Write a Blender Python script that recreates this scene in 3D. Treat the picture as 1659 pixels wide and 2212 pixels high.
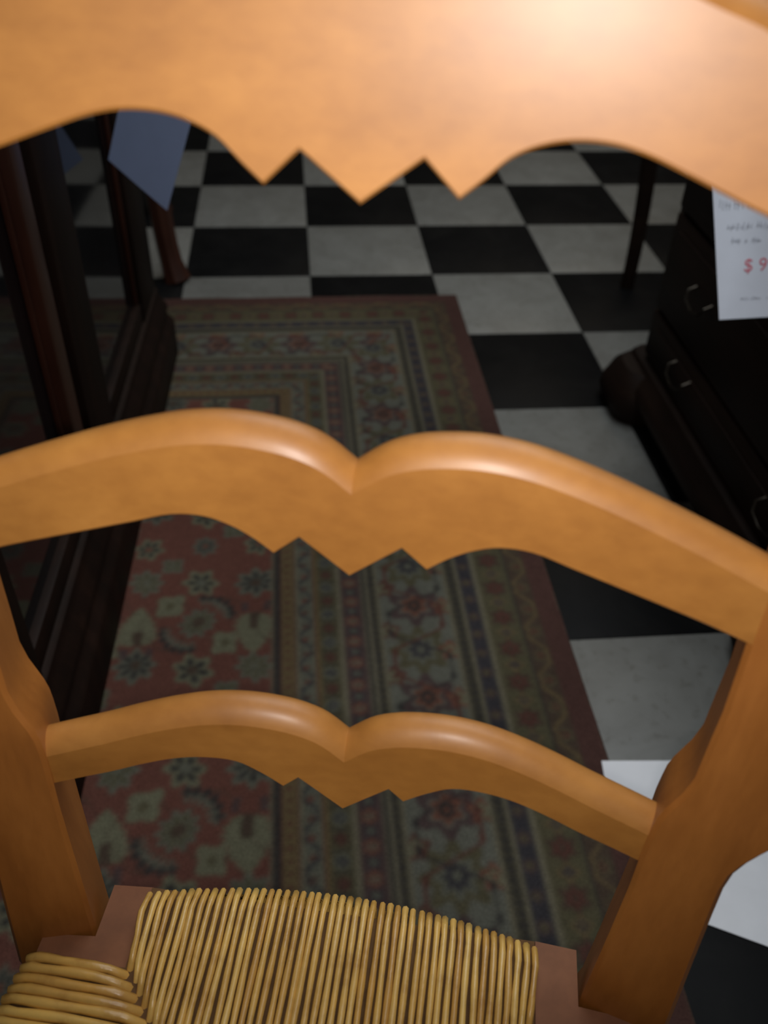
import bpy, math, random
import numpy as np
from mathutils import Vector, Matrix

for _o in list(bpy.data.objects):
    bpy.data.objects.remove(_o)
SC = bpy.context.scene
COL = SC.collection
random.seed(4)

# ---------------------------------------------------------------- camera
CAM_POS = Vector((-0.0351, -2.6897, 0.9891))
RIGHT = Vector((0.9955, -0.0904, 0.0301))
DOWN = Vector((-0.0354, -0.6439, -0.7643))
FWD = Vector((0.0885, 0.7598, -0.6441))
cd = bpy.data.cameras.new('camera')
cd.sensor_fit = 'VERTICAL'
cd.sensor_height = 36.0
cd.lens = 1937.3 * 36.0 / 2212.0
cd.clip_start = 0.02
cd.dof.use_dof = True
cd.dof.focus_distance = 0.62
cd.dof.aperture_fstop = 6.0
cam = bpy.data.objects.new('camera', cd)
COL.objects.link(cam)
R_, D_, F_ = RIGHT.normalized(), DOWN.normalized(), FWD.normalized()
cam.matrix_world = Matrix(((R_.x, -D_.x, -F_.x, CAM_POS.x), (R_.y, -D_.y, -F_.y, CAM_POS.y),
                           (R_.z, -D_.z, -F_.z, CAM_POS.z), (0, 0, 0, 1)))
SC.camera = cam

# ---------------------------------------------------------------- world, lights, exposure
world = bpy.data.worlds.new('world')
SC.world = world
world.use_nodes = True
bg = world.node_tree.nodes['Background']
bg.inputs['Color'].default_value = (0.80, 0.90, 1.0, 1)
bg.inputs['Strength'].default_value = 0.03


def area(name, loc, size, power, color, target=(0, -1.5, 0)):
    l = bpy.data.lights.new(name, 'AREA')
    l.shape = 'RECTANGLE'
    l.size, l.size_y = size
    l.energy = power
    l.color = color
    o = bpy.data.objects.new(name, l)
    o.location = loc
    o.rotation_euler = (Vector(target) - Vector(loc)).to_track_quat('-Z', 'Y').to_euler()
    COL.objects.link(o)
    return o


area('ceiling_light', (0.55, -1.25, 2.8), (1.5, 2.4), 38, (0.92, 0.97, 1.0), (0.55, -1.25, 0))
area('warm_ceiling_light', (1.2, 0.9, 2.8), (1.2, 1.2), 15, (1.0, 0.84, 0.64), (0.9, 0.2, 0))
# the phone's own flash, beside the lens
fl = bpy.data.lights.new('phone_flash', 'SPOT')
fl.energy = 7.4
fl.color = (1.0, 0.94, 0.90)
fl.shadow_soft_size = 0.006
fl.spot_size = math.radians(104)
fl.spot_blend = 1.0
flo = bpy.data.objects.new('phone_flash', fl)
flo.location = CAM_POS + R_ * 0.002 + D_ * 0.006
flo.rotation_euler = (F_ - D_ * 0.20).to_track_quat('-Z', 'Y').to_euler()
COL.objects.link(flo)

SC.view_settings.view_transform = 'Standard'
SC.view_settings.look = 'None'
SC.view_settings.gamma = 1.0
SC.view_settings.use_curve_mapping = False
SC.view_settings.exposure = 0.0


# ---------------------------------------------------------------- materials
def lin(r, g, b):
    f = lambda c: (c / 255 / 12.92) if c <= 10 else ((c / 255 + 0.055) / 1.055) ** 2.4
    return (f(r), f(g), f(b), 1)


def new_mat(name):
    m = bpy.data.materials.new(name)
    m.use_nodes = True
    nt = m.node_tree
    return m, nt, nt.nodes['Principled BSDF']


def noise(nt, scale, detail=4, rough=0.55, stretch=(1, 1, 1), coord='Object'):
    tc = nt.nodes.new('ShaderNodeTexCoord')
    mp = nt.nodes.new('ShaderNodeMapping')
    mp.inputs['Scale'].default_value = stretch
    n = nt.nodes.new('ShaderNodeTexNoise')
    n.inputs['Scale'].default_value = scale
    n.inputs['Detail'].default_value = detail
    n.inputs['Roughness'].default_value = rough
    nt.links.new(tc.outputs[coord], mp.inputs['Vector'])
    nt.links.new(mp.outputs['Vector'], n.inputs['Vector'])
    return n.outputs['Fac']


def ramp(nt, fac, stops):
    r = nt.nodes.new('ShaderNodeValToRGB')
    el = r.color_ramp.elements
    while len(el) < len(stops):
        el.new(0.5)
    for e, (p, c) in zip(el, stops):
        e.position = p
        e.color = c
    nt.links.new(fac, r.inputs['Fac'])
    return r.outputs['Color']


def bump(nt, bsdf, fac, strength, dist=0.001):
    b = nt.nodes.new('ShaderNodeBump')
    b.inputs['Strength'].default_value = strength
    b.inputs['Distance'].default_value = dist
    nt.links.new(fac, b.inputs['Height'])
    nt.links.new(b.outputs['Normal'], bsdf.inputs['Normal'])


def mix(nt, a, b, fac, mode='MIX'):
    m = nt.nodes.new('ShaderNodeMix')
    m.data_type = 'RGBA'
    m.blend_type = mode
    for s, v in ((m.inputs[0], fac), (m.inputs[6], a), (m.inputs[7], b)):
        if hasattr(v, 'is_output'):
            nt.links.new(v, s)
        else:
            s.default_value = v
    return m.outputs[2]


def wood(name, c1, c2, c3, rough, coat, stretch, scale=14, spec=0.5, bmp=0.05, crough=0.36):
    m, nt, b = new_mat(name)
    n1 = noise(nt, scale, 5, 0.6, stretch)
    n2 = noise(nt, 7, 2, 0.5)
    n3 = noise(nt, 90, 4, 0.6, stretch)
    c = ramp(nt, n1, [(0.30, c1), (0.5, c2), (0.72, c3)])
    c = mix(nt, c, ramp(nt, n2, [(0.35, (0.82, 0.78, 0.74, 1)), (0.65, (1, 1, 1, 1))]), 1.0, 'MULTIPLY')
    c = mix(nt, c, ramp(nt, n3, [(0.35, (0.86, 0.82, 0.78, 1)), (0.6, (1, 1, 1, 1))]), 0.6, 'MULTIPLY')
    nt.links.new(c, b.inputs['Base Color'])
    b.inputs['Roughness'].default_value = rough
    b.inputs['Specular IOR Level'].default_value = spec
    b.inputs['Coat Weight'].default_value = coat
    b.inputs['Coat Roughness'].default_value = crough
    bump(nt, b, n3, bmp, 0.0006)
    return m


M = {}
M['honey'] = wood('honey_wood', (0.44, 0.185, 0.034, 1), (0.51, 0.220, 0.042, 1), (0.58, 0.26, 0.054, 1),
                  0.56, 0.50, (0.9, 1, 1.6), 16, 0.5, 0.05, 0.35)
M['post'] = wood('honey_wood_post', (0.37, 0.132, 0.025, 1), (0.44, 0.162, 0.031, 1), (0.50, 0.19, 0.040, 1),
                 0.45, 0.35, (2.2, 2.2, 0.35), 16)
M['block'] = wood('seat_block_wood', (0.19, 0.070, 0.026, 1), (0.24, 0.090, 0.034, 1), (0.29, 0.112, 0.044, 1),
                  0.65, 0.0, (1, 1, 1), 30)
M['mahogany'] = wood('dark_mahogany', (0.008, 0.0042, 0.003, 1), (0.013, 0.006, 0.004, 1), (0.020, 0.009, 0.006, 1),
                     0.6, 0.0, (2, 2, 0.3), 12, 0.15, 0.03)
M['mahogany_red'] = wood('red_mahogany', (0.035, 0.011, 0.007, 1), (0.05, 0.016, 0.009, 1), (0.07, 0.024, 0.013, 1),
                         0.4, 0.2, (2, 2, 0.3), 12, 0.4, 0.03)
M['walnut'] = wood('dark_walnut', (0.009, 0.0050, 0.0032, 1), (0.014, 0.0070, 0.0045, 1), (0.021, 0.011, 0.0065, 1),
                   0.6, 0.0, (0.4, 0.3, 2), 12, 0.15, 0.03)

m, nt, b = new_mat('dark_cabinet_glass')
nt.links.new(ramp(nt, noise(nt, 6), [(0.4, (0.004, 0.004, 0.005, 1)), (0.7, (0.008, 0.008, 0.009, 1))]), b.inputs['Base Color'])
b.inputs['Roughness'].default_value = 0.06
b.inputs['IOR'].default_value = 1.5
M['glass'] = m

m, nt, b = new_mat('dark_bronze')
nt.links.new(ramp(nt, noise(nt, 60), [(0.3, (0.05, 0.042, 0.034, 1)), (0.7, (0.09, 0.078, 0.064, 1))]), b.inputs['Base Color'])
b.inputs['Metallic'].default_value = 1.0
b.inputs['Roughness'].default_value = 0.35
M['brass'] = m


def paper(name, c):
    m, nt, b = new_mat(name)
    d = tuple(x * 0.94 for x in c[:3]) + (1,)
    nt.links.new(ramp(nt, noise(nt, 25), [(0.3, d), (0.7, c)]), b.inputs['Base Color'])
    b.inputs['Roughness'].default_value = 0.6
    return m


M['paper'] = paper('white_paper', (0.88, 0.90, 0.95, 1))
M['card'] = paper('grey_white_card', (0.70, 0.74, 0.84, 1))
M['blue_card'] = paper('pale_blue_card', (0.48, 0.62, 0.99, 1))
M['ink_grey'] = paper('grey_ink', (0.28, 0.30, 0.36, 1))
M['ink_red'] = paper('red_ink', (0.62, 0.17, 0.22, 1))
M['string'] = paper('white_string', (0.5, 0.5, 0.48, 1))


def tile_mat(name, c1, c2, c3, rough, scuff, spec=0.3):
    m, nt, b = new_mat(name)
    oi = nt.nodes.new('ShaderNodeObjectInfo')
    tc = nt.nodes.new('ShaderNodeTexCoord')
    add = nt.nodes.new('ShaderNodeVectorMath')
    add.operation = 'ADD'
    nt.links.new(tc.outputs['Object'], add.inputs[0])
    nt.links.new(oi.outputs['Location'], add.inputs[1])
    n = nt.nodes.new('ShaderNodeTexNoise')
    n.inputs['Scale'].default_value = 11
    n.inputs['Detail'].default_value = 7
    n.inputs['Roughness'].default_value = 0.65
    n.inputs['Distortion'].default_value = 0.6
    nt.links.new(add.outputs[0], n.inputs['Vector'])
    c = ramp(nt, n.outputs['Fac'], [(0.3, c1), (0.5, c2), (0.72, c3)])
    n2 = nt.nodes.new('ShaderNodeTexNoise')
    n2.inputs['Scale'].default_value = 60
    n2.inputs['Detail'].default_value = 3
    nt.links.new(add.outputs[0], n2.inputs['Vector'])
    c = mix(nt, c, ramp(nt, n2.outputs['Fac'], [(0.30, scuff), (0.44, (1, 1, 1, 1))]), 0.7, 'MULTIPLY')
    rr = nt.nodes.new('ShaderNodeMapRange')
    rr.inputs['To Min'].default_value = 0.86
    rr.inputs['To Max'].default_value = 1.1
    nt.links.new(oi.outputs['Random'], rr.inputs['Value'])
    c = mix(nt, c, rr.outputs[0], 1.0, 'MULTIPLY')
    nt.links.new(c, b.inputs['Base Color'])
    b.inputs['Roughness'].default_value = rough
    b.inputs['Specular IOR Level'].default_value = spec
    bump(nt, b, n2.outputs['Fac'], 0.04, 0.001)
    return m


M['tile_white'] = tile_mat('pale_marbled_tile', (0.145, 0.145, 0.134, 1), (0.172, 0.174, 0.163, 1), (0.20, 0.203, 0.192, 1), 0.45, (0.7, 0.68, 0.64, 1))
M['tile_black'] = tile_mat('black_tile', (0.0040, 0.0042, 0.0046, 1), (0.0055, 0.0056, 0.0060, 1), (0.009, 0.009, 0.009, 1), 0.5, (0.8, 0.8, 0.8, 1), 0.08)

m, nt, b = new_mat('dark_grout')
nt.links.new(ramp(nt, noise(nt, 40), [(0.3, (0.02, 0.02, 0.018, 1)), (0.7, (0.04, 0.04, 0.036, 1))]), b.inputs['Base Color'])
b.inputs['Roughness'].default_value = 0.9
M['grout'] = m

m, nt, b = new_mat('wall_plaster')
nt.links.new(ramp(nt, noise(nt, 8), [(0.3, (0.20, 0.19, 0.18, 1)), (0.7, (0.24, 0.23, 0.22, 1))]), b.inputs['Base Color'])
b.inputs['Roughness'].default_value = 0.9
M['plaster'] = m

m, nt, b = new_mat('rush')
oi = nt.nodes.new('ShaderNodeObjectInfo')
c = ramp(nt, oi.outputs['Random'], [(0.0, (0.56, 0.31, 0.075, 1)), (0.35, (0.70, 0.43, 0.11, 1)), (0.7, (0.80, 0.53, 0.155, 1)), (1.0, (0.62, 0.35, 0.08, 1))])
n1 = noise(nt, 55, 4, 0.6)
c = mix(nt, c, ramp(nt, n1, [(0.30, (0.72, 0.62, 0.50, 1)), (0.48, (1, 1, 1, 1)), (0.75, (1.2, 1.18, 1.05, 1))]), 0.9, 'MULTIPLY')
nt.links.new(c, b.inputs['Base Color'])
b.inputs['Roughness'].default_value = 0.30
b.inputs['Specular IOR Level'].default_value = 0.8
bump(nt, b, noise(nt, 260, 3), 0.35, 0.0008)
M['rush'] = m
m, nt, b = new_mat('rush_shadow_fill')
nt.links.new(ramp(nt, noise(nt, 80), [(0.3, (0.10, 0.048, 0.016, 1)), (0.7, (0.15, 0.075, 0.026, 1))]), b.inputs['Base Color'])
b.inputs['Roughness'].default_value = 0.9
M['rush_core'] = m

m, nt, b = new_mat('rug_pile')
at = nt.nodes.new('ShaderNodeAttribute')
at.attribute_name = 'pile'
c = mix(nt, at.outputs['Color'], ramp(nt, noise(nt, 420, 3, 0.7), [(0.3, (0.72, 0.72, 0.72, 1)), (0.7, (1.2, 1.2, 1.2, 1))]), 1.0, 'MULTIPLY')
nt.links.new(c, b.inputs['Base Color'])
b.inputs['Roughness'].default_value = 0.95
b.inputs['Specular IOR Level'].default_value = 0.1
bump(nt, b, noise(nt, 900, 2), 0.5, 0.001)
M['rug'] = m


# ---------------------------------------------------------------- mesh helpers
def mesh_obj(name, verts, faces, mat, parent=None, smooth=True, angle=40):
    me = bpy.data.meshes.new(name)
    me.from_pydata([tuple(v) for v in verts], [], faces)
    me.update()
    if smooth:
        me.polygons.foreach_set('use_smooth', [True] * len(me.polygons))
        me.set_sharp_from_angle(angle=math.radians(angle))
    me.materials.append(M[mat])
    o = bpy.data.objects.new(name, me)
    COL.objects.link(o)
    if parent is not None:
        o.parent = parent
    return o


class MB:
    def __init__(s):
        s.v, s.f = [], []

    def add(s, verts, faces):
        k = len(s.v)
        s.v += [tuple(v) for v in verts]
        s.f += [tuple(i + k for i in f) for f in faces]
        return s

    def box(s, x0, x1, y0, y1, z0, z1, b=0.0):
        """box with chamfered edges"""
        if b <= 0:
            v = [(x, y, z) for x in (x0, x1) for y in (y0, y1) for z in (z0, z1)]
            return s.add(v, [(0, 1, 3, 2), (4, 6, 7, 5), (0, 4, 5, 1), (2, 3, 7, 6), (0, 2, 6, 4), (1, 5, 7, 3)])
        import bmesh
        bm = bmesh.new()
        vs = [bm.verts.new((x, y, z)) for x in (x0, x1) for y in (y0, y1) for z in (z0, z1)]
        for f in [(0, 1, 3, 2), (4, 6, 7, 5), (0, 4, 5, 1), (2, 3, 7, 6), (0, 2, 6, 4), (1, 5, 7, 3)]:
            bm.faces.new([vs[i] for i in f])
        bmesh.ops.bevel(bm, geom=bm.edges[:], offset=b, segments=2, affect='EDGES', profile=0.5)
        bm.verts.index_update()
        s.add([v.co[:] for v in bm.verts], [[v.index for v in f.verts] for f in bm.faces])
        bm.free()
        return s

    def loft(s, rings, close=True, cap=True):
        n = len(rings[0])
        v = [p for r in rings for p in r]
        f = []
        for i in range(len(rings) - 1):
            for j in range(n if close else n - 1):
                a, b_ = i * n + j, i * n + (j + 1) % n
                f.append((a, b_, b_ + n, a + n))
        if cap:
            f.append(tuple(range(n))[::-1])
            f.append(tuple((len(rings) - 1) * n + j for j in range(n)))
        return s.add(v, f)

    def tube(s, pts, rad, n=8, cap=True):
        pts = [Vector(p) for p in pts]
        rads = rad if isinstance(rad, (list, tuple)) else [rad] * len(pts)
        rings = []
        for i, p in enumerate(pts):
            t = (pts[min(i + 1, len(pts) - 1)] - pts[max(i - 1, 0)]).normalized()
            up = Vector((0, 0, 1)) if abs(t.z) < 0.95 else Vector((0, 1, 0))
            a = t.cross(up).normalized()
            c_ = a.cross(t)
            rings.append([p + a * math.cos(k * 2 * math.pi / n) * rads[i] + c_ * math.sin(k * 2 * math.pi / n) * rads[i] for k in range(n)])
        return s.loft(rings, True, cap)

    def build(s, name, mat, parent=None, smooth=True, angle=40):
        return mesh_obj(name, s.v, s.f, mat, parent, smooth, angle)


def fix_normals(o, angle=40):
    import bmesh
    bm = bmesh.new()
    bm.from_mesh(o.data)
    bmesh.ops.recalc_face_normals(bm, faces=bm.faces[:])
    bm.to_mesh(o.data)
    bm.free()
    o.data.polygons.foreach_set('use_smooth', [True] * len(o.data.polygons))
    o.data.set_sharp_from_angle(angle=math.radians(angle))
    return o


def tag(o, label=None, cat=None, group=None, kind=None):
    for k, v in (('label', label), ('category', cat), ('group', group), ('kind', kind)):
        if v:
            o[k] = v
    return o


def empty(name, loc=(0, 0, 0), rz=0.0):
    o = bpy.data.objects.new(name, None)
    o.empty_display_size = 0.1
    o.location = loc
    o.rotation_euler = (0, 0, rz)
    COL.objects.link(o)
    return o


# ---------------------------------------------------------------- floor: checkerboard of separate tiles
T = 0.305
floor = MB().box(-1.6, 2.52, -3.74, 3.13, -0.06, -0.004).build('floor', 'grout', None, False)
tag(floor, 'checkerboard floor of black and pale marbled square tiles', kind='structure')
tmesh = {}
for nm in ('tile_white', 'tile_black'):
    h = T / 2 - 0.0007
    t = MB().box(-h, h, -h, h, -0.004, 0.0, 0.0008).build('tile', nm, floor)
    tmesh[nm] = t
first = {'tile_white': True, 'tile_black': True}
for i in range(-5, 8):
    for n in range(-10, 12):
        nm = 'tile_black' if (i + n) % 2 == 0 else 'tile_white'
        if first[nm]:
            o = tmesh[nm]
            first[nm] = False
        else:
            o = tmesh[nm].copy()
            COL.objects.link(o)
        o.parent = floor
        o.location = ((i + 0.5) * T, -(n + 0.5) * T, 0)

# ---------------------------------------------------------------- the shop room around it
for nm_, bx_ in (('wall_left', (-1.60, -1.525, -3.74, 3.13, -.004, 2.9)), ('wall_right', (2.44, 2.52, -3.74, 3.13, -.004, 2.9)),
                 ('wall_back', (-1.525, 2.44, 3.05, 3.13, -.004, 2.9)), ('wall_front', (-1.525, 2.44, -3.74, -3.66, -.004, 2.9)),
                 ('ceiling', (-1.60, 2.52, -3.74, 3.13, 2.9, 2.98))):
    tag(MB().box(*bx_).build(nm_, 'plaster', None, False), kind='structure')

# ---------------------------------------------------------------- rug
RX0, RX1, RY0, RY1 = -0.62, 0.345, -3.05, -0.738
RUG_Z = 0.008


def build_rug():
    st = 0.0025
    xs = np.arange(RX0, RX1 + st * 0.5, st)
    ys = np.arange(RY0, RY1 + st * 0.5, st)
    X, Y = np.meshgrid(xs, ys)
    rng = np.random.default_rng(2)

    def srgb(r, g, b):
        c = np.array([r, g, b]) / 255.0
        return np.where(c <= 0.04045, c / 12.92, ((c + 0.055) / 1.055) ** 2.4)
    G = 1.5
    K = dict(red=srgb(84, 47, 40), sage=srgb(90, 90, 72), sage2=srgb(78, 80, 70), dark=srgb(30, 31, 34), navy=srgb(34, 35, 44),
             olive=srgb(66, 63, 45), tan=srgb(86, 73, 48), brown=srgb(56, 44, 36), edge=srgb(62, 36, 34), line=srgb(92, 88, 72),
             dred=srgb(70, 36, 32), ground=srgb(82, 84, 76), rust=srgb(92, 54, 42), plum=srgb(58, 44, 46))
    K = {k: v * G for k, v in K.items()}
    col = np.empty(X.shape + (3,))
    col[:] = K['red']
    # woven irregularity
    wob = 0.0022 * np.sin(Y * 41 + 1.3 * np.sin(X * 29)) + 0.0016 * np.sin(X * 53 + Y * 17)

    def paint(mask, key):
        col[mask] = K[key]

    def rosette(cx, cy, r, outer, inner, petals=8, ph=0.0, hole=0.35, m=None, core=None):
        dx, dy = X - cx + wob, Y - cy + wob
        rr, th = np.hypot(dx, dy * 0.92), np.arctan2(dy, dx)
        rad = r * (0.84 + 0.16 * np.cos(petals * th + ph))
        near = rr < rad
        if m is not None:
            near &= m
        paint(near, outer)
        if inner:
            paint(near & (rr < rad * 0.72) & (np.cos(petals * th + ph) > -0.35) & (rr > r * hole * 0.5), inner)
            paint(near & (rr < r * hole * 0.5), core or outer)

    # ---- field
    px, py = 0.168, 0.333
    cx0, cy0 = -0.197, -1.770
    for a in range(-4, 4):
        for c in range(-5, 5):
            ox, oy = cx0 + a * px, cy0 + c * py
            if oy < RY0 - .2 or oy > RY1 + .2 or ox < RX0 - .2 or ox > RX1 + .2:
                continue
            dx, dy = X - ox + wob, Y - oy + wob
            rr, th = np.hypot(dx, dy), np.degrees(np.arctan2(dy, dx)) % 360
            # fine vines linking the flowers
            for sg in (1, -1):
                v = np.abs(dy - sg * 0.05 * np.sin(dx * 37.4)) < 0.0013
                paint(v & (np.abs(dx) < px / 2), 'brown')
            # wreath: dark and pale serrated leaves on two quadrants
            ser = 0.004 * np.sign(np.sin(np.radians(th) * 26))
            for lo, hi in ((5, 95), (185, 275)):
                q = (th > lo) & (th < hi)
                paint(q & (np.abs(rr - 0.046) < 0.008 + ser), 'sage2')
                paint(q & (np.abs(rr - 0.056 + 0.0002 * np.abs(th - (lo + hi) / 2)) < 0.005 + ser * 0.7), 'dark')
            rosette(ox, oy, 0.026, 'sage2', 'olive', 10, hole=0.6, core='brown')
            rosette(ox, oy + 0.084, 0.030, 'sage', 'dark', 6, hole=0.5, core='sage2')
            rosette(ox, oy - 0.088, 0.031, 'sage', 'dark', 6, 2.0, hole=0.5, core='brown')
            rosette(ox - 0.042, oy + 0.037, 0.023, 'sage', None, 4, math.pi)
            rosette(ox - 0.042, oy + 0.037, 0.007, 'olive', None, 4)
            rosette(ox + 0.042, oy - 0.040, 0.023, 'sage', None, 4, math.pi)
            rosette(ox + 0.042, oy - 0.040, 0.007, 'olive', None, 4)
            rosette(ox - 0.045, oy + 0.125, 0.019, 'sage2', 'olive', 4, math.pi)
            rosette(ox + 0.045, oy - 0.130, 0.019, 'sage2', 'olive', 4, math.pi)
            for sx, dark_y, pal_y, lite_y, way in (((px / 2, 0.081, -0.016, -0.088, -1) if a % 2 == 0 else (px / 2, -0.077, -0.007, 0.087, 1)),):
                qx = ox + sx
                rosette(qx, oy + dark_y, 0.031, 'sage2', 'dark', 8, hole=0.45, core='brown')
                rosette(qx, oy + lite_y, 0.029, 'sage2', 'olive', 8, hole=0.3)
                dxq, dyq = X - qx + wob, (Y - oy - pal_y + wob) * way
                # serrated flame-shaped palmette, broad below and pointed ahead
                tq = np.clip((dyq + 0.034) / 0.078, 0, 1)
                wv = 0.034 * np.sin(math.pi * tq ** 0.62) ** 0.8 * (0.86 + 0.14 * np.sin(dyq * 620))
                paint((tq > 0) & (tq < 1) & (np.abs(dxq) < wv), 'sage')
                paint((np.abs(dxq) < 0.007) & (dyq > -0.034) & (dyq < -0.004), 'brown')
                for s2 in (-1, 1):
                    paint((np.abs(dxq - s2 * 0.017) < 0.005) & (np.abs(dyq + 0.046) < 0.009), 'plum')
                # half-shifted companions
                rosette(qx, oy + 0.167, 0.024, 'sage', 'dark', 6, 1.0, hole=0.4, core='rust')
            rosette(ox, oy + 0.167, 0.022, 'sage2', 'dark', 8, hole=0.4, core='rust')
    # ---- borders: distance from the nearest of the two edges in view, mitred at the corner
    D1, D2 = RX1 - X, RY1 - Y
    d = np.minimum(D1, D2)
    s = np.where(D1 < D2, Y, X)
    along = s + 0.0
    bands = [(0.0, 0.033, 'edge'), (0.033, 0.0635, 'brown'), (0.0635, 0.066, 'dark'), (0.066, 0.115, 'olive'), (0.115, 0.122, 'line'), (0.122, 0.144, 'navy'),
             (0.144, 0.149, 'line'), (0.149, 0.164, 'dark'), (0.164, 0.169, 'line'), (0.169, 0.271, 'ground'),
             (0.271, 0.276, 'line'), (0.276, 0.287, 'dark'), (0.287, 0.291, 'line'), (0.291, 0.296, 'dark'), (0.296, 0.300, 'line'), (0.300, 0.329, 'plum'), (0.329, 0.336, 'line'),
             (0.336, 0.365, 'olive'), (0.365, 0.368, 'tan'), (0.368, 0.371, 'dred'), (0.371, 0.374, 'line'), (0.374, 0.395, 'sage2'),
             (0.395, 0.398, 'line'), (0.398, 0.401, 'dred'), (0.401, 0.420, 'tan'), (0.420, 0.422, 'dred'), (0.422, 0.432, 'dark'), (0.432, 0.434, 'line')]
    for lo, hi, k in bands:
        paint((d >= lo) & (d < hi), k)
    inb = lambda lo, hi: (d >= lo) & (d < hi)

    def cells(period):
        return (along / period) % 1.0 - 0.5

    def row(center, period, r, outer, inner, lo, hi, petals=8, sh=0.0):
        t = (((along / period + sh) % 1.0) - 0.5) * period
        e = d - center
        rr, th = np.hypot(t, e), np.arctan2(e, t)
        rad = r * (0.82 + 0.18 * np.cos(petals * th))
        b_ = inb(lo, hi)
        paint(b_ & (rr < rad), outer)
        paint(b_ & (rr < rad * 0.62), inner)
        paint(b_ & (rr < rad * 0.25), outer)

    def meander(center, amp, period, w, key, lo, hi, ph=0.0):
        e = d - center - amp * np.clip(1.5 * np.sin(along * 2 * math.pi / period + ph), -1, 1)
        slope = np.abs(np.cos(along * 2 * math.pi / period + ph))
        paint(inb(lo, hi) & (np.abs(e) < w * (1 + 1.2 * slope)), key)

    # outer bands
    row(0.048, 0.046, 0.013, 'olive', 'dred', 0.034, 0.063, 6)
    meander(0.048, 0.010, 0.092, 0.0013, 'tan', 0.034, 0.063)
    row(0.090, 0.062, 0.021, 'brown', 'dred', 0.067, 0.115, 6, 0.3)
    row(0.090, 0.062, 0.013, 'tan', 'navy', 0.067, 0.115, 4, 0.8)
    row(0.133, 0.036, 0.010, 'plum', 'olive', 0.122, 0.144, 6)
    # speckled dark guards
    sp = (np.sin(along * 1500) * np.sin(d * 1500) > 0.3)
    paint(inb(0.150, 0.163) & sp, 'olive')
    paint(inb(0.277, 0.286) & sp, 'olive')
    paint(inb(0.4235, 0.4305) & sp, 'brown')
    # main border
    row(0.220, 0.172, 0.047, 'olive', 'rust', 0.169, 0.271, 8, 0.20)
    row(0.220, 0.172, 0.030, 'sage2', 'navy', 0.169, 0.271, 8, 0.20)
    row(0.220, 0.172, 0.042, 'plum', 'ground', 0.169, 0.271, 6, 0.70)
    row(0.220, 0.172, 0.022, 'rust', 'dark', 0.169, 0.271, 6, 0.70)
    row(0.177, 0.086, 0.019, 'rust', 'sage', 0.169, 0.271, 5, 0.95)
    row(0.263, 0.086, 0.019, 'dred', 'sage', 0.169, 0.271, 5, 0.45)
    meander(0.220, 0.038, 0.172, 0.0020, 'dred', 0.170, 0.270, 0.5)
    meander(0.220, -0.040, 0.172, 0.0016, 'dark', 0.170, 0.270, 0.9)
    # inner bands
    row(0.3145, 0.040, 0.012, 'rust', 'sage2', 0.301, 0.328, 6)
    row(0.3145, 0.040, 0.009, 'navy', 'sage2', 0.301, 0.328, 5, 0.5)
    row(0.3505, 0.056, 0.013, 'sage2', 'navy', 0.337, 0.364, 8)
    row(0.3505, 0.056, 0.012, 'brown', 'dred', 0.337, 0.364, 6, 0.5)
    t = np.abs(cells(0.056))
    paint(inb(0.338, 0.363) & (np.abs(t - 0.25) < 0.018), 'dark')
    meander(0.3845, 0.0075, 0.052, 0.0014, 'navy', 0.374, 0.395)
    row(0.3845, 0.026, 0.0055, 'rust', 'dark', 0.374, 0.395, 5, 0.2)
    row(0.4105, 0.016, 0.0042, 'dred', 'dred', 0.402, 0.419, 4)
    col = col * 0.72 + np.array([0.050, 0.042, 0.032]) * 0.28 * G
    # weave wear
    big = 0.9 + 0.12 * np.sin(X * 9 + 2 * np.sin(Y * 5)) * np.sin(Y * 7 + 1)
    fine = rng.uniform(0.82, 1.16, X.shape)
    col *= (big * fine)[..., None]
    # soften knots: 3x3 blur
    for ax in (0, 1, 0, 1):
        col = (np.roll(col, 1, ax) + 2 * col + np.roll(col, -1, ax)) / 4
    ny, nx = X.shape
    Z = RUG_Z + 0.0006 * np.sin(X * 31 + Y * 13) + rng.uniform(-0.0003, 0.0003, X.shape)
    top = np.stack([X, Y, Z], -1).reshape(-1, 3)
    bl = np.array([[RX0, RY0, 0.0005], [RX1, RY0, 0.0005], [RX1, RY1, 0.0005], [RX0, RY1, 0.0005]])
    idx = np.arange(ny * nx).reshape(ny, nx)
    quads = np.stack([idx[:-1, :-1], idx[:-1, 1:], idx[1:, 1:], idx[1:, :-1]], -1).reshape(-1, 4)
    me = bpy.data.meshes.new('rug')
    verts = np.concatenate([top, bl])
    B0 = ny * nx
    ngons = [list(idx[0, ::-1]) + [B0, B0 + 1], list(idx[::-1, -1]) + [B0 + 1, B0 + 2],
             list(idx[-1, :]) + [B0 + 2, B0 + 3], list(idx[:, 0]) + [B0 + 3, B0], [B0 + 3, B0 + 2, B0 + 1, B0]]
    loops = np.concatenate([quads.ravel()] + [np.array(g) for g in ngons]).astype(np.int32)
    sizes = np.concatenate([np.full(len(quads), 4), [len(g) for g in ngons]]).astype(np.int32)
    starts = np.concatenate([[0], np.cumsum(sizes)[:-1]]).astype(np.int32)
    me.vertices.add(len(verts))
    me.vertices.foreach_set('co', verts.ravel())
    me.loops.add(len(loops))
    me.loops.foreach_set('vertex_index', loops)
    me.polygons.add(len(sizes))
    me.polygons.foreach_set('loop_start', starts)
    me.update(calc_edges=True)
    me.validate()
    ca = me.attributes.new('pile', 'FLOAT_COLOR', 'POINT')
    rgba = np.ones((len(verts), 4), np.float32)
    rgba[:B0, :3] = np.clip(col.reshape(-1, 3), 0, 1)
    rgba[B0:, :3] = K['edge']
    ca.data.foreach_set('color', rgba.ravel())
    me.materials.append(M['rug'])
    o = bpy.data.objects.new('rug', me)
    COL.objects.link(o)
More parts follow.
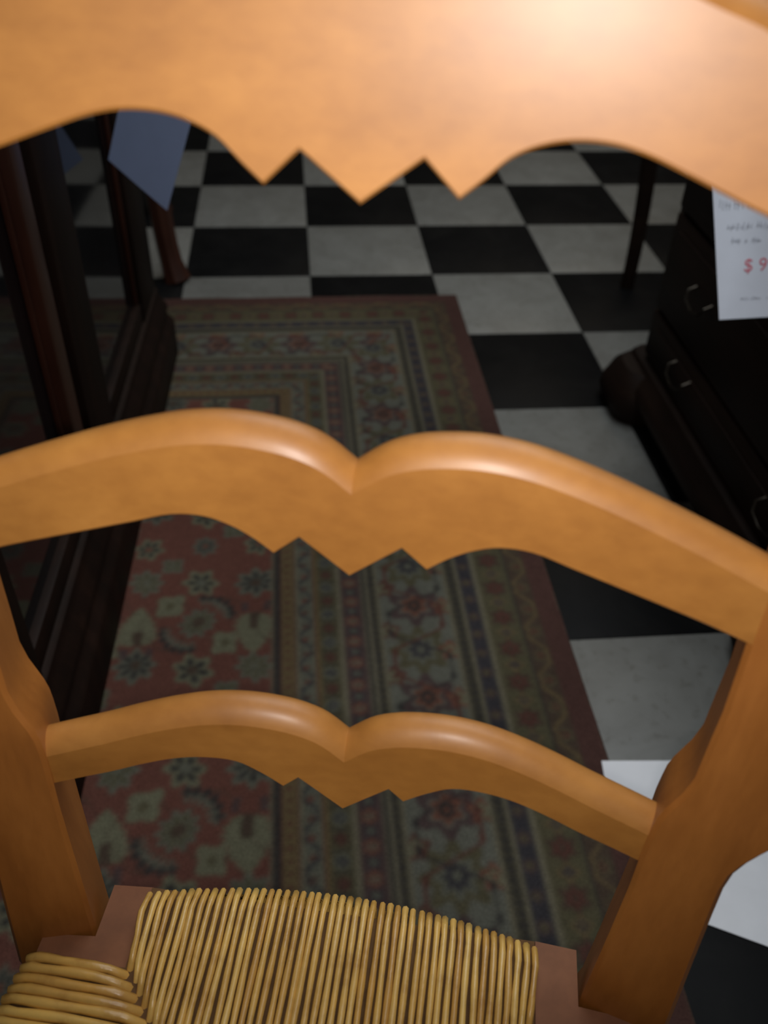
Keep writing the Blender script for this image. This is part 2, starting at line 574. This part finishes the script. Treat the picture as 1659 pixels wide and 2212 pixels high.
    return tag(o, 'oriental rug with rust red flowered field and banded olive borders under the chair', 'rug')


build_rug()

# ---------------------------------------------------------------- ladder-back chair with rush seat
YAW = -0.2176
CH = empty('ladder_back_chair', (-0.0217, -2.4183, RUG_Z), YAW)
tag(CH, 'honey coloured ladder-back wooden chair with scalloped slats and woven rush seat', 'chair')
SEAT = 0.43 - RUG_Z
LEAN = 0.1117
SL, CL = math.sin(LEAN), math.cos(LEAN)
KCURVE = 0.5042


def bk(lx, off, u):
    """point of the back: sideways, behind the back plane, up along the lean"""
    return (lx, off + u * SL, SEAT + u * CL)


def smooth_curve(pts, n):
    """Catmull-Rom through points given by rising x"""
    out = []
    P = [(2 * pts[0][0] - pts[1][0], 2 * pts[0][1] - pts[1][1])] + list(pts) + [(2 * pts[-1][0] - pts[-2][0], 2 * pts[-1][1] - pts[-2][1])]
    for i in range(1, len(P) - 2):
        x0, x1 = P[i][0], P[i + 1][0]
        m0 = (P[i + 1][1] - P[i - 1][1]) / (P[i + 1][0] - P[i - 1][0])
        m1 = (P[i + 2][1] - P[i][1]) / (P[i + 2][0] - P[i][0])
        h = x1 - x0
        for k in range(n):
            t = k / n
            out.append((x0 + h * t, (2 * t**3 - 3 * t**2 + 1) * P[i][1] + (t**3 - 2 * t**2 + t) * h * m0 + (-2 * t**3 + 3 * t**2) * P[i + 1][1] + (t**3 - t**2) * h * m1))
    out.append(pts[-1])
    return out


def slat(low_sharp, low_curve, top_pts, thick, parent, tilt=0.0):
    low = [low_sharp[0]] + low_sharp[1:] + smooth_curve([low_sharp[-1]] + low_curve, 4)[1:]
    top = smooth_curve(top_pts, 6)
    lxv, luv = zip(*low)
    txv, tuv = zip(*top)
    xs = sorted(set([round(x, 5) for x in lxv] + [round(0.168 * i / 44, 5) for i in range(45)] + [round(lxv[-1], 5)]))
    xs = [x for x in xs if x <= lxv[-1] + 1e-6]
    half = [(x, float(np.interp(x, lxv, luv)), float(np.interp(x, txv, tuv))) for x in xs]
    prof = [(-x, l, t) for x, l, t in half[:0:-1]] + half
    rings = []
    r = 0.0095
    for x, l, t in prof:
        y0 = -KCURVE * x * x
        sec = [(0.0015, l), (0.0, l + 0.0015), (0.0, (l + t) / 2), (0.0, t - 0.0065)]
        for k in range(1, 11):
            a = math.radians(36 + 54 * k / 10)
            sec.append((0.0115 * (1 - math.cos(a) / 0.809), t - 0.0065 + 0.0085 * (math.sin(a) - 0.5878) / 0.4122))
        for k in range(1, 8):
            a = math.radians(90 * k / 7)
            sec.append((0.0115 + (thick - 0.0115) * math.sin(a), t - 0.004 + 0.006 * math.cos(a)))
        sec += [(thick, (l + t) / 2), (thick, l + 0.0015), (thick - 0.0015, l)]
        rings.append([bk(x, y0 + dy + tilt * (u - low_sharp[0][1]), u) for dy, u in sec])
    o = MB().loft(rings).build('slat', 'honey', parent)
    return fix_normals(o, 19)


slat([(0, .0983), (.0255, .1205), (.0341, .1120)], [(.046, .1212), (.060, .1292), (.078, .1308), (.095, .1285), (.115, .1222), (.130, .1165), (.150, .1105), (.170, .1045)],
     [(0, .145), (.012, .1555), (.022, .1605), (.035, .1640), (.055, .1660), (.075, .1645), (.095, .1597), (.115, .1530), (.135, .1455), (.170, .1345)], 0.020, CH)
slat([(0, .2666), (.0237, .2858), (.0357, .2755)], [(.045, .2830), (.055, .2890), (.067, .2932), (.082, .2934), (.100, .2885), (.120, .2832), (.140, .2782), (.162, .2728), (.186, .2660)],
     [(0, .3190), (.012, .3285), (.022, .3335), (.035, .3370), (.055, .3390), (.075, .3375), (.095, .3330), (.115, .3272), (.135, .3205), (.160, .3118), (.186, .3020)], 0.020, CH)
slat([(0, .4372), (.0223, .4542), (.0356, .4416)], [(.043, .4480), (.052, .4565), (.062, .4614), (.073, .4639), (.086, .4640), (.098, .4616), (.111, .4572), (.125, .4522), (.140, .4470), (.165, .4395), (.196, .4310)],
     [(0, .5230), (.015, .5330), (.030, .5395), (.050, .5410), (.070, .5320), (.094, .5185), (.109, .5130), (.125, .5080), (.150, .4970), (.196, .4800)], 0.021, CH, 0.04)

# height along the lean, inner edge, outer edge, front plane
POST = [(-.040, .1500, .2090, -.027), (.000, .1540, .2100, -.024), (.050, .1590, .2110, -.0200), (.090, .1620, .2115, -.0180), (.112, .1630, .2120, -.0170), (.125, .1635, .2140, -.0165), (.135, .1645, .2185, -.016),
        (.144, .1655, .2235, -.016), (.151, .1675, .2280, -.016), (.158, .1705, .2310, -.016), (.166, .1740, .2332, -.016), (.178, .1770, .2352, -.016), (.200, .1778, .2365, -.016),
        (.225, .1790, .2370, -.016), (.270, .1785, .2360, -.016), (.300, .1785, .2360, -.016), (.318, .1790, .2400, -.016), (.330, .1800, .2450, -.016), (.342, .1835, .2500, -.016), (.356, .1890, .2535, -.016),
        (.375, .1920, .2550, -.016), (.430, .1925, .2550, -.016), (.480, .1920, .2530, -.016), (.525, .1920, .2520, -.016), (.545, .1945, .2500, -.017), (.558, .2000, .2440, -.013), (.566, .2090, .2340, -.008)]


def rrect(x0, x1, y0, y1, c, fn):
    pts = [(x0 + c, y0), (x1 - c, y0), (x1, y0 + c), (x1, y1 - c), (x1 - c, y1), (x0 + c, y1), (x0, y1 - c), (x0, y0 + c)]
    return [fn(x, y) for x, y in pts]


for sgn in (-1, 1):
    rings = []
    # back leg below the seat, raked backwards
    for z, a, b_, yf, yb in ((0.001, .1600, .1930, .045, .075), (0.12, .1570, .1960, .018, .052), (0.25, .1530, .1990, -.012, .026), (0.335, .1510, .2010, -.030, .008)):
        rings.append(rrect(a, b_, yf, yb, .004, lambda x, y: (sgn * x, y, z)))
    for u, a, b_, yf in POST:
        # the post is turned about 15 degrees so that its front face looks in towards the sitter
        ca_, sa_ = math.cos(.26), math.sin(.26)
        rings.append(rrect(0, (b_ - a) * .89, 0, .040, .0024, lambda p, q: bk(sgn * (a + p * ca_ + q * sa_), yf - p * sa_ + q * ca_, u)))
    o = MB().loft(rings).build('back_post', 'post', CH)
    fix_normals(o, 28)

# seat frame, front legs, stretchers (below the rush)
SZ = SEAT - 0.010


def seat_half(y):
    return 0.183 + 0.15 * (-(y + 0.05)) if y < -0.05 else 0.183


YF = -0.375
o = MB().box(-.150, .150, -.030, -.004, SZ - .036, SZ - .012, .004).build('back_rail', 'post', CH)
XF = seat_half(YF)
o = MB().box(-XF, XF, YF - .002, YF + .026, SZ - .034, SZ - .006, .004).build('front_rail', 'post', CH)
for sgn in (-1, 1):
    rings = []
    for y in (-.03, YF + .012):
        h = seat_half(y) - 0.004
        rings.append(rrect(h - .022, h, SZ - .036, SZ - .012, .004, lambda x, z: (sgn * x, y, z)))
    fix_normals(MB().loft(rings).build('side_rail', 'post', CH))
    # turned front leg
    cx_, cy_ = sgn * (XF - .012), YF + .012
    prof = [(0.001, .012), (.02, .015), (.05, .016), (.07, .020), (.085, .017), (.16, .020), (.24, .022), (.30, .020), (.33, .024), (SZ - .02, .024), (SZ + .004, .022)]
    fix_normals(MB().tube([(cx_, cy_, z) for z, r in prof], [r for z, r in prof], 14).build('front_leg', 'post', CH))
    for z in (.14, .25):
        fix_normals(MB().tube([(cx_, cy_, z), (sgn * .19, -.17, z + .004), (sgn * .176, .034 - (z - .12) * .2, z)], [.009, .012, .009], 10).build('stretcher', 'post', CH))
fix_normals(MB().tube([(-XF + .012, YF + .012, .20), (0, YF + .012, .20), (XF - .012, YF + .012, .20)], [.009, .013, .009], 10).build('stretcher', 'post', CH))
fix_normals(MB().tube([(-.175, .022, .20), (0, .022, .20), (.175, .022, .20)], [.009, .012, .009], 10).build('stretcher', 'post', CH))

# wooden corner blocks: L-shaped round the post foot
for sgn in (-1, 1):
    pts = [(.1255, .006), (.1515, .004), (.1515, -.0300), (.1840, -.0330), (.1840, -.0480), (.1255, -.0470)]
    n = len(pts)
    v = [(sgn * x, y, SZ - .030) for x, y in pts] + [(sgn * x, y, SZ - .0070) for x, y in pts]
    f = [tuple(range(n)), tuple(range(n, 2 * n))] + [(i, (i + 1) % n, (i + 1) % n + n, i + n) for i in range(n)]
    fix_normals(mesh_obj('corner_block', v, f, 'block', CH))
    hx = XF - .012
    fix_normals(MB().box(min(sgn * (hx - .024), sgn * (hx + .012)), max(sgn * (hx - .024), sgn * (hx + .012)), YF - .012, YF + .028, SZ - .02, SZ + .003, .003).build('corner_block', 'block', CH))

# rush seat: a core coloured dark as shade between the cords, and every cord on it
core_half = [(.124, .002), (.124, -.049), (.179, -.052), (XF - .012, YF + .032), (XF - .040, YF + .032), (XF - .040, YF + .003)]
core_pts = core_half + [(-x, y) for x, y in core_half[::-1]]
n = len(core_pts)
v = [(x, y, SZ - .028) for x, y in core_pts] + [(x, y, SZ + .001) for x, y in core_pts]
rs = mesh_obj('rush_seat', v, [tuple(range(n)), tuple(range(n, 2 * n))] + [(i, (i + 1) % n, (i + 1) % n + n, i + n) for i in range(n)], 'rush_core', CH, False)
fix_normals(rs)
rr_ = random.Random(11)
YC = -0.205          # centre where the four woven fields meet
XB, YB0 = 0.1255, -0.047   # back inner corners
XFR, YFR = XF - .035, YF + .028


def cord(pts, rad, flat=1.0):
    pts = [Vector(p) for p in pts]
    rings = []
    n_ = 7
    ph = rr_.uniform(0, 6.28)
    for i, p in enumerate(pts):
        t = (pts[min(i + 1, len(pts) - 1)] - pts[max(i - 1, 0)]).normalized()
        a = t.cross(Vector((0, 0, 1)))
        a = a.normalized() if a.length > 1e-4 else Vector((1, 0, 0))
        c_ = a.cross(t)
        q = rad * (1 + 0.10 * math.sin(i * 1.9 + ph))
        rings.append([p + a * math.cos(k * 2 * math.pi / n_) * q + c_ * math.sin(k * 2 * math.pi / n_) * q * flat for k in range(n_)])
    o = MB().loft(rings).build('rush_cord', 'rush', rs, True, 75)
    return o


def lerp_path(p0, p1, n, zf):
    out = []
    w = rr_.uniform(-.0006, .0006)
    for i in range(n):
        t = i / (n - 1)
        side = w * math.sin(t * 6.0 + w * 9000)
        out.append((p0[0] + (p1[0] - p0[0]) * t + side, p0[1] + (p1[1] - p0[1]) * t + side, zf(t) + rr_.uniform(-.0002, .0002)))
    return out


ZR = SZ + .0045
NB = 49
for i in range(NB):
    x = -XB + .0015 + (2 * XB - .003) * i / (NB - 1) + rr_.uniform(-.0004, .0004)
    yb = .012 - 1.0 * x * x
    ax = abs(x)
    ye = YB0 + (YC - YB0) * (XB - ax) / XB
    xe = x * (0.97 if ax > .02 else 1.0)
    dep = ZR + rr_.uniform(-.0005, .0005)
    path = [(x, yb - .010, SZ - .030), (x, yb + .0005, SZ - .024), (x, yb + .003, SZ - .012), (x, yb + .0005, ZR - .0035), (x, yb - .006, dep - .0005)]
    L = max(0.01, (yb - .010) - ye)
    path += lerp_path((x, yb - .012), (xe, ye), 3 + int(L / .016), lambda t: dep + .0015 * math.sin(math.pi * t) - .004 * max(0, (t - .86) / .14) ** 2)
    path.append((xe, ye - .002, ZR - .008))
    cord(path, .00215)
NS = 48
for sgn in (-1, 1):
    for i in range(NS):
        t_ = i / (NS - 1)
        y = -.0515 + (YFR + .002 + .0515) * t_ + rr_.uniform(-.0004, .0004)
        xo = seat_half(y)
        if y > YC:
            xe = XB * (y - YC) / (YB0 - YC)
        else:
            xe = XFR * (YC - y) / (YC - YFR)
        xe = max(.002, xe) + .001
        dep = ZR + rr_.uniform(-.0005, .0005)
        path = [(sgn * (xo - .010), y, SZ - .030), (sgn * xo, y, SZ - .024), (sgn * (xo + .003), y, SZ - .012), (sgn * xo, y, ZR - .0035), (sgn * (xo - .006), y, dep - .0005)]
        L = max(.01, xo - .012 - xe)
        path += lerp_path((sgn * (xo - .012), y), (sgn * xe, y - .002), 3 + int(L / .016), lambda t: dep + .0015 * math.sin(math.pi * t) - .004 * max(0, (t - .86) / .14) ** 2)
        path.append((sgn * (xe - .002), y - .002, ZR - .008))
        cord(path, .0030)
NF = 76
for i in range(NF):
    x = -XFR + .001 + (2 * XFR - .002) * i / (NF - 1)
    ax = abs(x)
    ye = YFR + (YC - YFR) * (XFR - ax) / XFR
    y0 = YF - .003
    path = [(x, y0 + .010, SZ - .030), (x, y0, SZ - .024), (x, y0 - .003, SZ - .012), (x, y0, ZR - .0035), (x, y0 + .006, ZR - .0005)]
    L = max(.01, ye - y0 - .012)
    path += lerp_path((x, y0 + .012), (x * .97, ye), 3 + int(L / .018), lambda t: ZR + .0015 * math.sin(math.pi * t) - .004 * max(0, (t - .86) / .14) ** 2)
    path.append((x * .97, ye + .002, ZR - .008))
    cord(path, .0028)

# ---------------------------------------------------------------- tall glazed cabinet beside the rug
# local frame: x outwards from the cabinet front, y along the front towards the far end
cab_near, cab_far = Vector((-0.317, -2.075, 0)), Vector((-0.288, -0.985, 0))
d_ = cab_far - cab_near
CAB = empty('display_cabinet', (cab_near.x, cab_near.y, RUG_Z + .0012), math.atan2(-d_.x, d_.y))
tag(CAB, 'tall dark mahogany display cabinet with glazed doors and stepped plinth beside the rug', 'cabinet')
CLN = d_.length
FX = -0.034      # front frame plane behind the plinth edge
CD = -0.40
MB().box(CD, FX - .03, .012, CLN - .012, .10, 1.90, .004).build('carcass', 'mahogany', CAB)
MB().box(CD - .01, 0.0, 0, CLN, .0005, .075, .004).build('plinth', 'mahogany', CAB)
prof = [(0.0, .075), (-.004, .084), (-.012, .090), (-.014, .098), (-.010, .106), (-.012, .116), (-.022, .128), (-.026, .140), (-.026, .146), (-.034, .152), (-.05, .154), (-.05, .075)]
rings = [[(x, y, z) for x, z in prof] for y in (.001, CLN - .001)]
fix_normals(MB().loft(rings).build('base_moulding', 'mahogany', CAB, True, 25))
ends = [(-0.0, .105), (.36, .430), (.465, .598), (.955, 1.095)]
yl = lambda wy: (wy + 2.075) / 1.09 * CLN   # world y to position along the front
STILES = [(yl(-2.07), yl(-1.985)), (yl(-1.695), yl(-1.652)), (yl(-1.606), yl(-1.482)), (yl(-1.135), yl(-.992))]
for a, c in STILES:
    MB().box(FX - .026, FX + (.010 if c - a < .06 else .006), a, c, .152, 1.86, .004).build('stile', 'mahogany_red' if c - a < .06 else 'mahogany', CAB)
for a, c in ((STILES[0][1], STILES[1][0]), (STILES[2][1], STILES[3][0])):
    MB().box(FX - .022, FX + .002, a, c, .152, .190, .003).build('door_rail', 'mahogany', CAB)
    MB().box(FX - .022, FX + .002, a, c, 1.80, 1.86, .003).build('door_rail', 'mahogany', CAB)
    MB().box(FX - .014, FX - .010, a - .004, c + .004, .186, 1.805).build('glass_pane', 'glass', CAB)
    for y_ in (a, c - .008):
        MB().box(FX - .010, FX - .002, y_, y_ + .008, .190, 1.80, .002).build('glazing_bead', 'mahogany_red', CAB)
MB().box(FX - .024, FX - .012, STILES[1][1], STILES[2][0], .152, 1.86).build('centre_panel', 'mahogany', CAB)
MB().box(CD - .02, .0, -.01, CLN + .01, 1.86, 1.92, .012).build('cornice', 'mahogany', CAB)
kn = MB().tube([(FX + .006, STILES[2][1] - .03, .80), (FX + .018, STILES[2][1] - .03, .80), (FX + .024, STILES[2][1] - .03, .80), (FX + .030, STILES[2][1] - .03, .80)], [.004, .004, .010, .005], 10).build('knob', 'brass', CAB)
fix_normals(kn)


# ---------------------------------------------------------------- price cards and sheets
def sheet(name, corner, u, v_, w, h, mat, th=0.0008, bend=0.0):
    """thin card: corner, unit directions u and v, with a little bend"""
    corner, u, v_ = Vector(corner), Vector(u).normalized(), Vector(v_).normalized()
    n_ = u.cross(v_).normalized()
    vs, N = [], 8
    for side in (0, 1):
        for i in range(N + 1):
            for j in range(N + 1):
                a, b_ = i / N, j / N
                vs.append(u * (a * w) + v_ * (b_ * h) + n_ * (bend * (a - .5) ** 2 * 4 * w + (th if side else 0)))
    k = (N + 1) ** 2
    fs = []
    for i in range(N):
        for j in range(N):
            q = i * (N + 1) + j
            fs.append((q, q + 1, q + N + 2, q + N + 1))
            fs.append((k + q, k + q + N + 1, k + q + N + 2, k + q + 1))
    rim = [i * (N + 1) for i in range(N + 1)] + [N * (N + 1) + j for j in range(1, N + 1)] + [i * (N + 1) + N for i in range(N - 1, -1, -1)] + [j for j in range(N - 1, 0, -1)]
    for i in range(len(rim)):
        a, b_ = rim[i], rim[(i + 1) % len(rim)]
        fs.append((a, b_, b_ + k, a + k))
    o = mesh_obj(name, vs, fs, mat)
    o.location = corner
    fix_normals(o)
    return o, u, v_, n_


# pale blue card hanging from the cabinet, one corner against the glass
A_, B_, C_ = Vector((-.3200, -1.2378, .4963)), Vector((-.2295, -1.3122, .4445)), Vector((-.1756, -1.3436, .5857))
bc, _, _, _ = sheet('price_card', B_, A_ - B_, C_ - B_, (A_ - B_).length, (C_ - B_).length, 'blue_card', .0008, .006)
tag(bc, 'blank pale blue price card hanging tilted on a string from the dark cabinet', 'price card')
D4 = A_ + C_ - B_
kw = CAB.matrix_basis @ Vector((FX + .020, STILES[2][1] - .03, .80))
st_ = MB().tube([D4 * .94 + B_ * .06 - bc.location, D4 - bc.location, D4.lerp(kw, .5) + Vector((0, 0, -.01)) - bc.location, kw - bc.location], .0007, 6).build('string', 'string', bc)

# ---------------------------------------------------------------- chest of drawers on the tiles
CX, CY1, CY0 = 0.64, -1.19, -1.95
CHS = empty('chest_of_drawers', (CX, CY0, 0), 0)
tag(CHS, 'low dark walnut chest of drawers with rounded bracket feet on the tiles', 'chest')
W = CY1 - CY0
MB().box(.004, .46, .0, W, .10, .76, .004).build('carcass', 'walnut', CHS)
MB().box(-.030, .47, -.02, W + .02, .76, .785, .008).build('top', 'walnut', CHS)
prof = [(-.036, .055), (-.038, .075), (-.030, .090), (-.020, .098), (-.016, .110), (0.0, .118), (.03, .118), (.03, .055)]
fix_normals(MB().loft([[(x, y, z) for x, z in prof] for y in (-.01, W + .012)]).build('base_moulding', 'walnut', CHS, True, 25))


def bracket_foot(y0, y1, x0, x1):
    rings = []
    for z, g in ((.0005, .004), (.012, .000), (.03, -.006), (.05, -.004), (.066, .002), (.085, .008), (.10, .020)):
        r = .045
        ring = []
        ax0, ax1, ay0, ay1 = x0 + g, x1, y0 + g, y1 - g
        for (cx_, cy_, s0) in ((ax0 + r, ay1 - r, 90), (ax0 + r, ay0 + r, 180)):
            for k in range(6):
                a = math.radians(s0 + 90 * k / 5)
                ring.append((cx_ + r * math.cos(a), cy_ + r * math.sin(a), z))
        ring += [(ax1, ay0, z), (ax1, ay1, z)]
        rings.append(ring)
    return fix_normals(MB().loft(rings).build('foot', 'walnut', CHS))


bracket_foot(W - .105, W + .045, -.064, .07)
bracket_foot(-.03, .11, -.064, .07)
bracket_foot(W - .105, W + .02, .36, .46)
bracket_foot(-.02, .11, .36, .46)
for k, (z0, z1) in enumerate(((.125, .215), (.225, .400), (.410, .575), (.585, .745))):
    dr = MB().box(-.010, .006, .025, W - .025, z0, z1, .004).build('drawer', 'walnut', CHS)
    fix_normals(MB().box(-.014, -.008, .055, W - .055, z0 + .022, z1 - .022, .003).build('drawer_panel', 'walnut', dr))
    for yy in (.17, W - .21):
        zc = (z0 + z1) / 2 + .01
        pull = MB().tube([(-.012, yy - .035, zc + .01), (-.026, yy - .036, zc + .004), (-.030, yy - .028, zc - .010), (-.031, yy, zc - .016), (-.030, yy + .028, zc - .010), (-.026, yy + .036, zc + .004), (-.012, yy + .035, zc + .01)], .0022, 8).build('pull', 'brass', dr)
        fix_normals(pull)

# grey white price card leaning out from the chest, with grey print and a red price
BL = Vector((.501, -1.700, .4516))
pc, pu, pv, pn = sheet('price_card', BL, (1, 0, .045), (0, .67, .742), .1290, .21, 'card', .0008)
tag(pc, 'white price card with grey print and red price sticking out from the dark chest', 'price card')


def on_card(a, b_, lift=.0012):
    return pu * a + pv * b_ + pn * lift


def text_on_card(txt, size, a, b_, name, mat, shear=0.0):
    cu = bpy.data.curves.new(name, 'FONT')
    cu.body = txt
    cu.size = size
    cu.shear = shear
    cu.extrude = 0.0001
    tmp = bpy.data.objects.new('tmp', cu)
    COL.objects.link(tmp)
    bpy.context.view_layer.update()
    me = bpy.data.meshes.new_from_object(tmp.evaluated_get(bpy.context.evaluated_depsgraph_get()))
    bpy.data.objects.remove(tmp)
    me.materials.clear()
    me.materials.append(M[mat])
    vv = pn.cross(pu).normalized()
    for vtx in me.vertices:
        x, y, z = vtx.co
        vtx.co = pu * (a + x) + vv * (b_ + y) + pn * (.0012 + z)
    o = bpy.data.objects.new(name, me)
    COL.objects.link(o)
    o.parent = pc
    return o


text_on_card('$ 999', .024, .036, .060, 'price', 'ink_red', .18)
rl = random.Random(5)
gl = MB()
vv_ = pn.cross(pu).normalized()
for row_y, x0, x1, hgt in ((.140, .012, .118, .016), (.112, .020, .120, .012), (.095, .024, .060, .010), (.022, .03, .10, .006)):
    x = x0
    while x < x1:
        w = rl.uniform(.002, .0045)
        h0, h1 = rl.uniform(0, .3) * hgt, rl.uniform(.6, 1.0) * hgt
        p = [pu * (x + s_) + vv_ * (row_y + q) + pn * .0011 for s_, q in ((0, h0), (.0009, h0), (.0009 + .002, h1), (.002, h1))]
        gl.add(p, [(0, 1, 2, 3)])
        if rl.random() < .6:
            p = [pu * (x + s_) + vv_ * (row_y + q) + pn * .0011 for s_, q in ((0, h1 * .5), (w, h1 * .5), (w, h1 * .5 + .0009), (0, h1 * .5 + .0009))]
            gl.add(p, [(0, 1, 2, 3)])
        x += w * (1.0 if rl.random() < .85 else 2.2)
tag(gl.build('printed_lines', 'ink_grey', pc, False), kind='stuff')

# two white sheets on the floor
s1, _, _, _ = sheet('paper_sheet', (.420, -2.150, .0012), (-.088, .006, 0), (.012, .097, 0), .098, .100, 'paper', .0006)
s1.location.z = RUG_Z + .0012
tag(s1, 'small white paper sheet lying across the rug edge, behind the chair post', 'paper')
s2, _, _, _ = sheet('paper_sheet', (.385, -2.251, .0012), (.894, -.447, 0), (.447, .894, 0), .17, .125, 'paper', .0006)
tag(s2, 'slanted white paper sheet lying on a black tile outside the chair post', 'paper')


# ---------------------------------------------------------------- two small tables behind, seen only by a leg
def leg_table(name, feet, height, mat, lean, label, rads, z_curve):
    fx, fy = sum(p[0] for p in feet) / 4, sum(p[1] for p in feet) / 4
    E_ = empty(name, (fx, fy, 0), 0)
    tag(E_, label, 'table')
    for x, y in feet:
        dx, dy = x - fx, y - fy
        L = math.hypot(dx, dy)
        ux, uy = dx / L, dy / L
        pts, rs_ = [], []
        for k in range(15):
            t = k / 14
            z = .0005 + (height - .02) * t
            o_ = z_curve(t)
            pts.append((dx + ux * o_, dy + uy * o_, z))
            rs_.append(rads(t))
        fix_normals(MB().tube(pts, rs_, 8).build('leg', mat, E_))
    xs, ys = [p[0] - fx for p in feet], [p[1] - fy for p in feet]
    cs = [Vector((p[0] - fx, p[1] - fy, 0)) * 1.06 for p in feet]
    ordr = sorted(cs, key=lambda c: math.atan2(c.y, c.x))
    n_ = len(ordr)
    for nm, z0, z1, sc in (('table_top', height - .02, height + .005, 1.0), ('apron', height - .09, height - .02, .88)):
        v = [(c.x * sc, c.y * sc, z0) for c in ordr] + [(c.x * sc, c.y * sc, z1) for c in ordr]
        f = [tuple(range(n_))[::-1], tuple(range(n_, 2 * n_))] + [(i, (i + 1) % n_, (i + 1) % n_ + n_, i + n_) for i in range(n_)]
        fix_normals(mesh_obj(nm, v, f, mat, E_))
    return E_


leg_table('side_table', [(-.332, -.615), (-.74, -.69), (-.41, -.20), (-.81, -.28)], .62, 'mahogany_red', 0,
          'reddish wooden table with flared sabre legs behind the glazed cabinet', lambda t: .026 + .008 * math.exp(-(t / .05) ** 2),
          lambda t: .012 * math.exp(-t * 14) - .075 * t + .07 * t * t)
leg_table('occasional_table', [(.785, -.69), (1.07, -.35), (1.11, -.98), (1.39, -.64)], .70, 'walnut', 0,
          'dark wooden table with slender curved legs beyond the walnut chest', lambda t: .017 + .003 * math.sin(math.pi * t),
          lambda t: .003 - .02 * t + .10 * t * t)
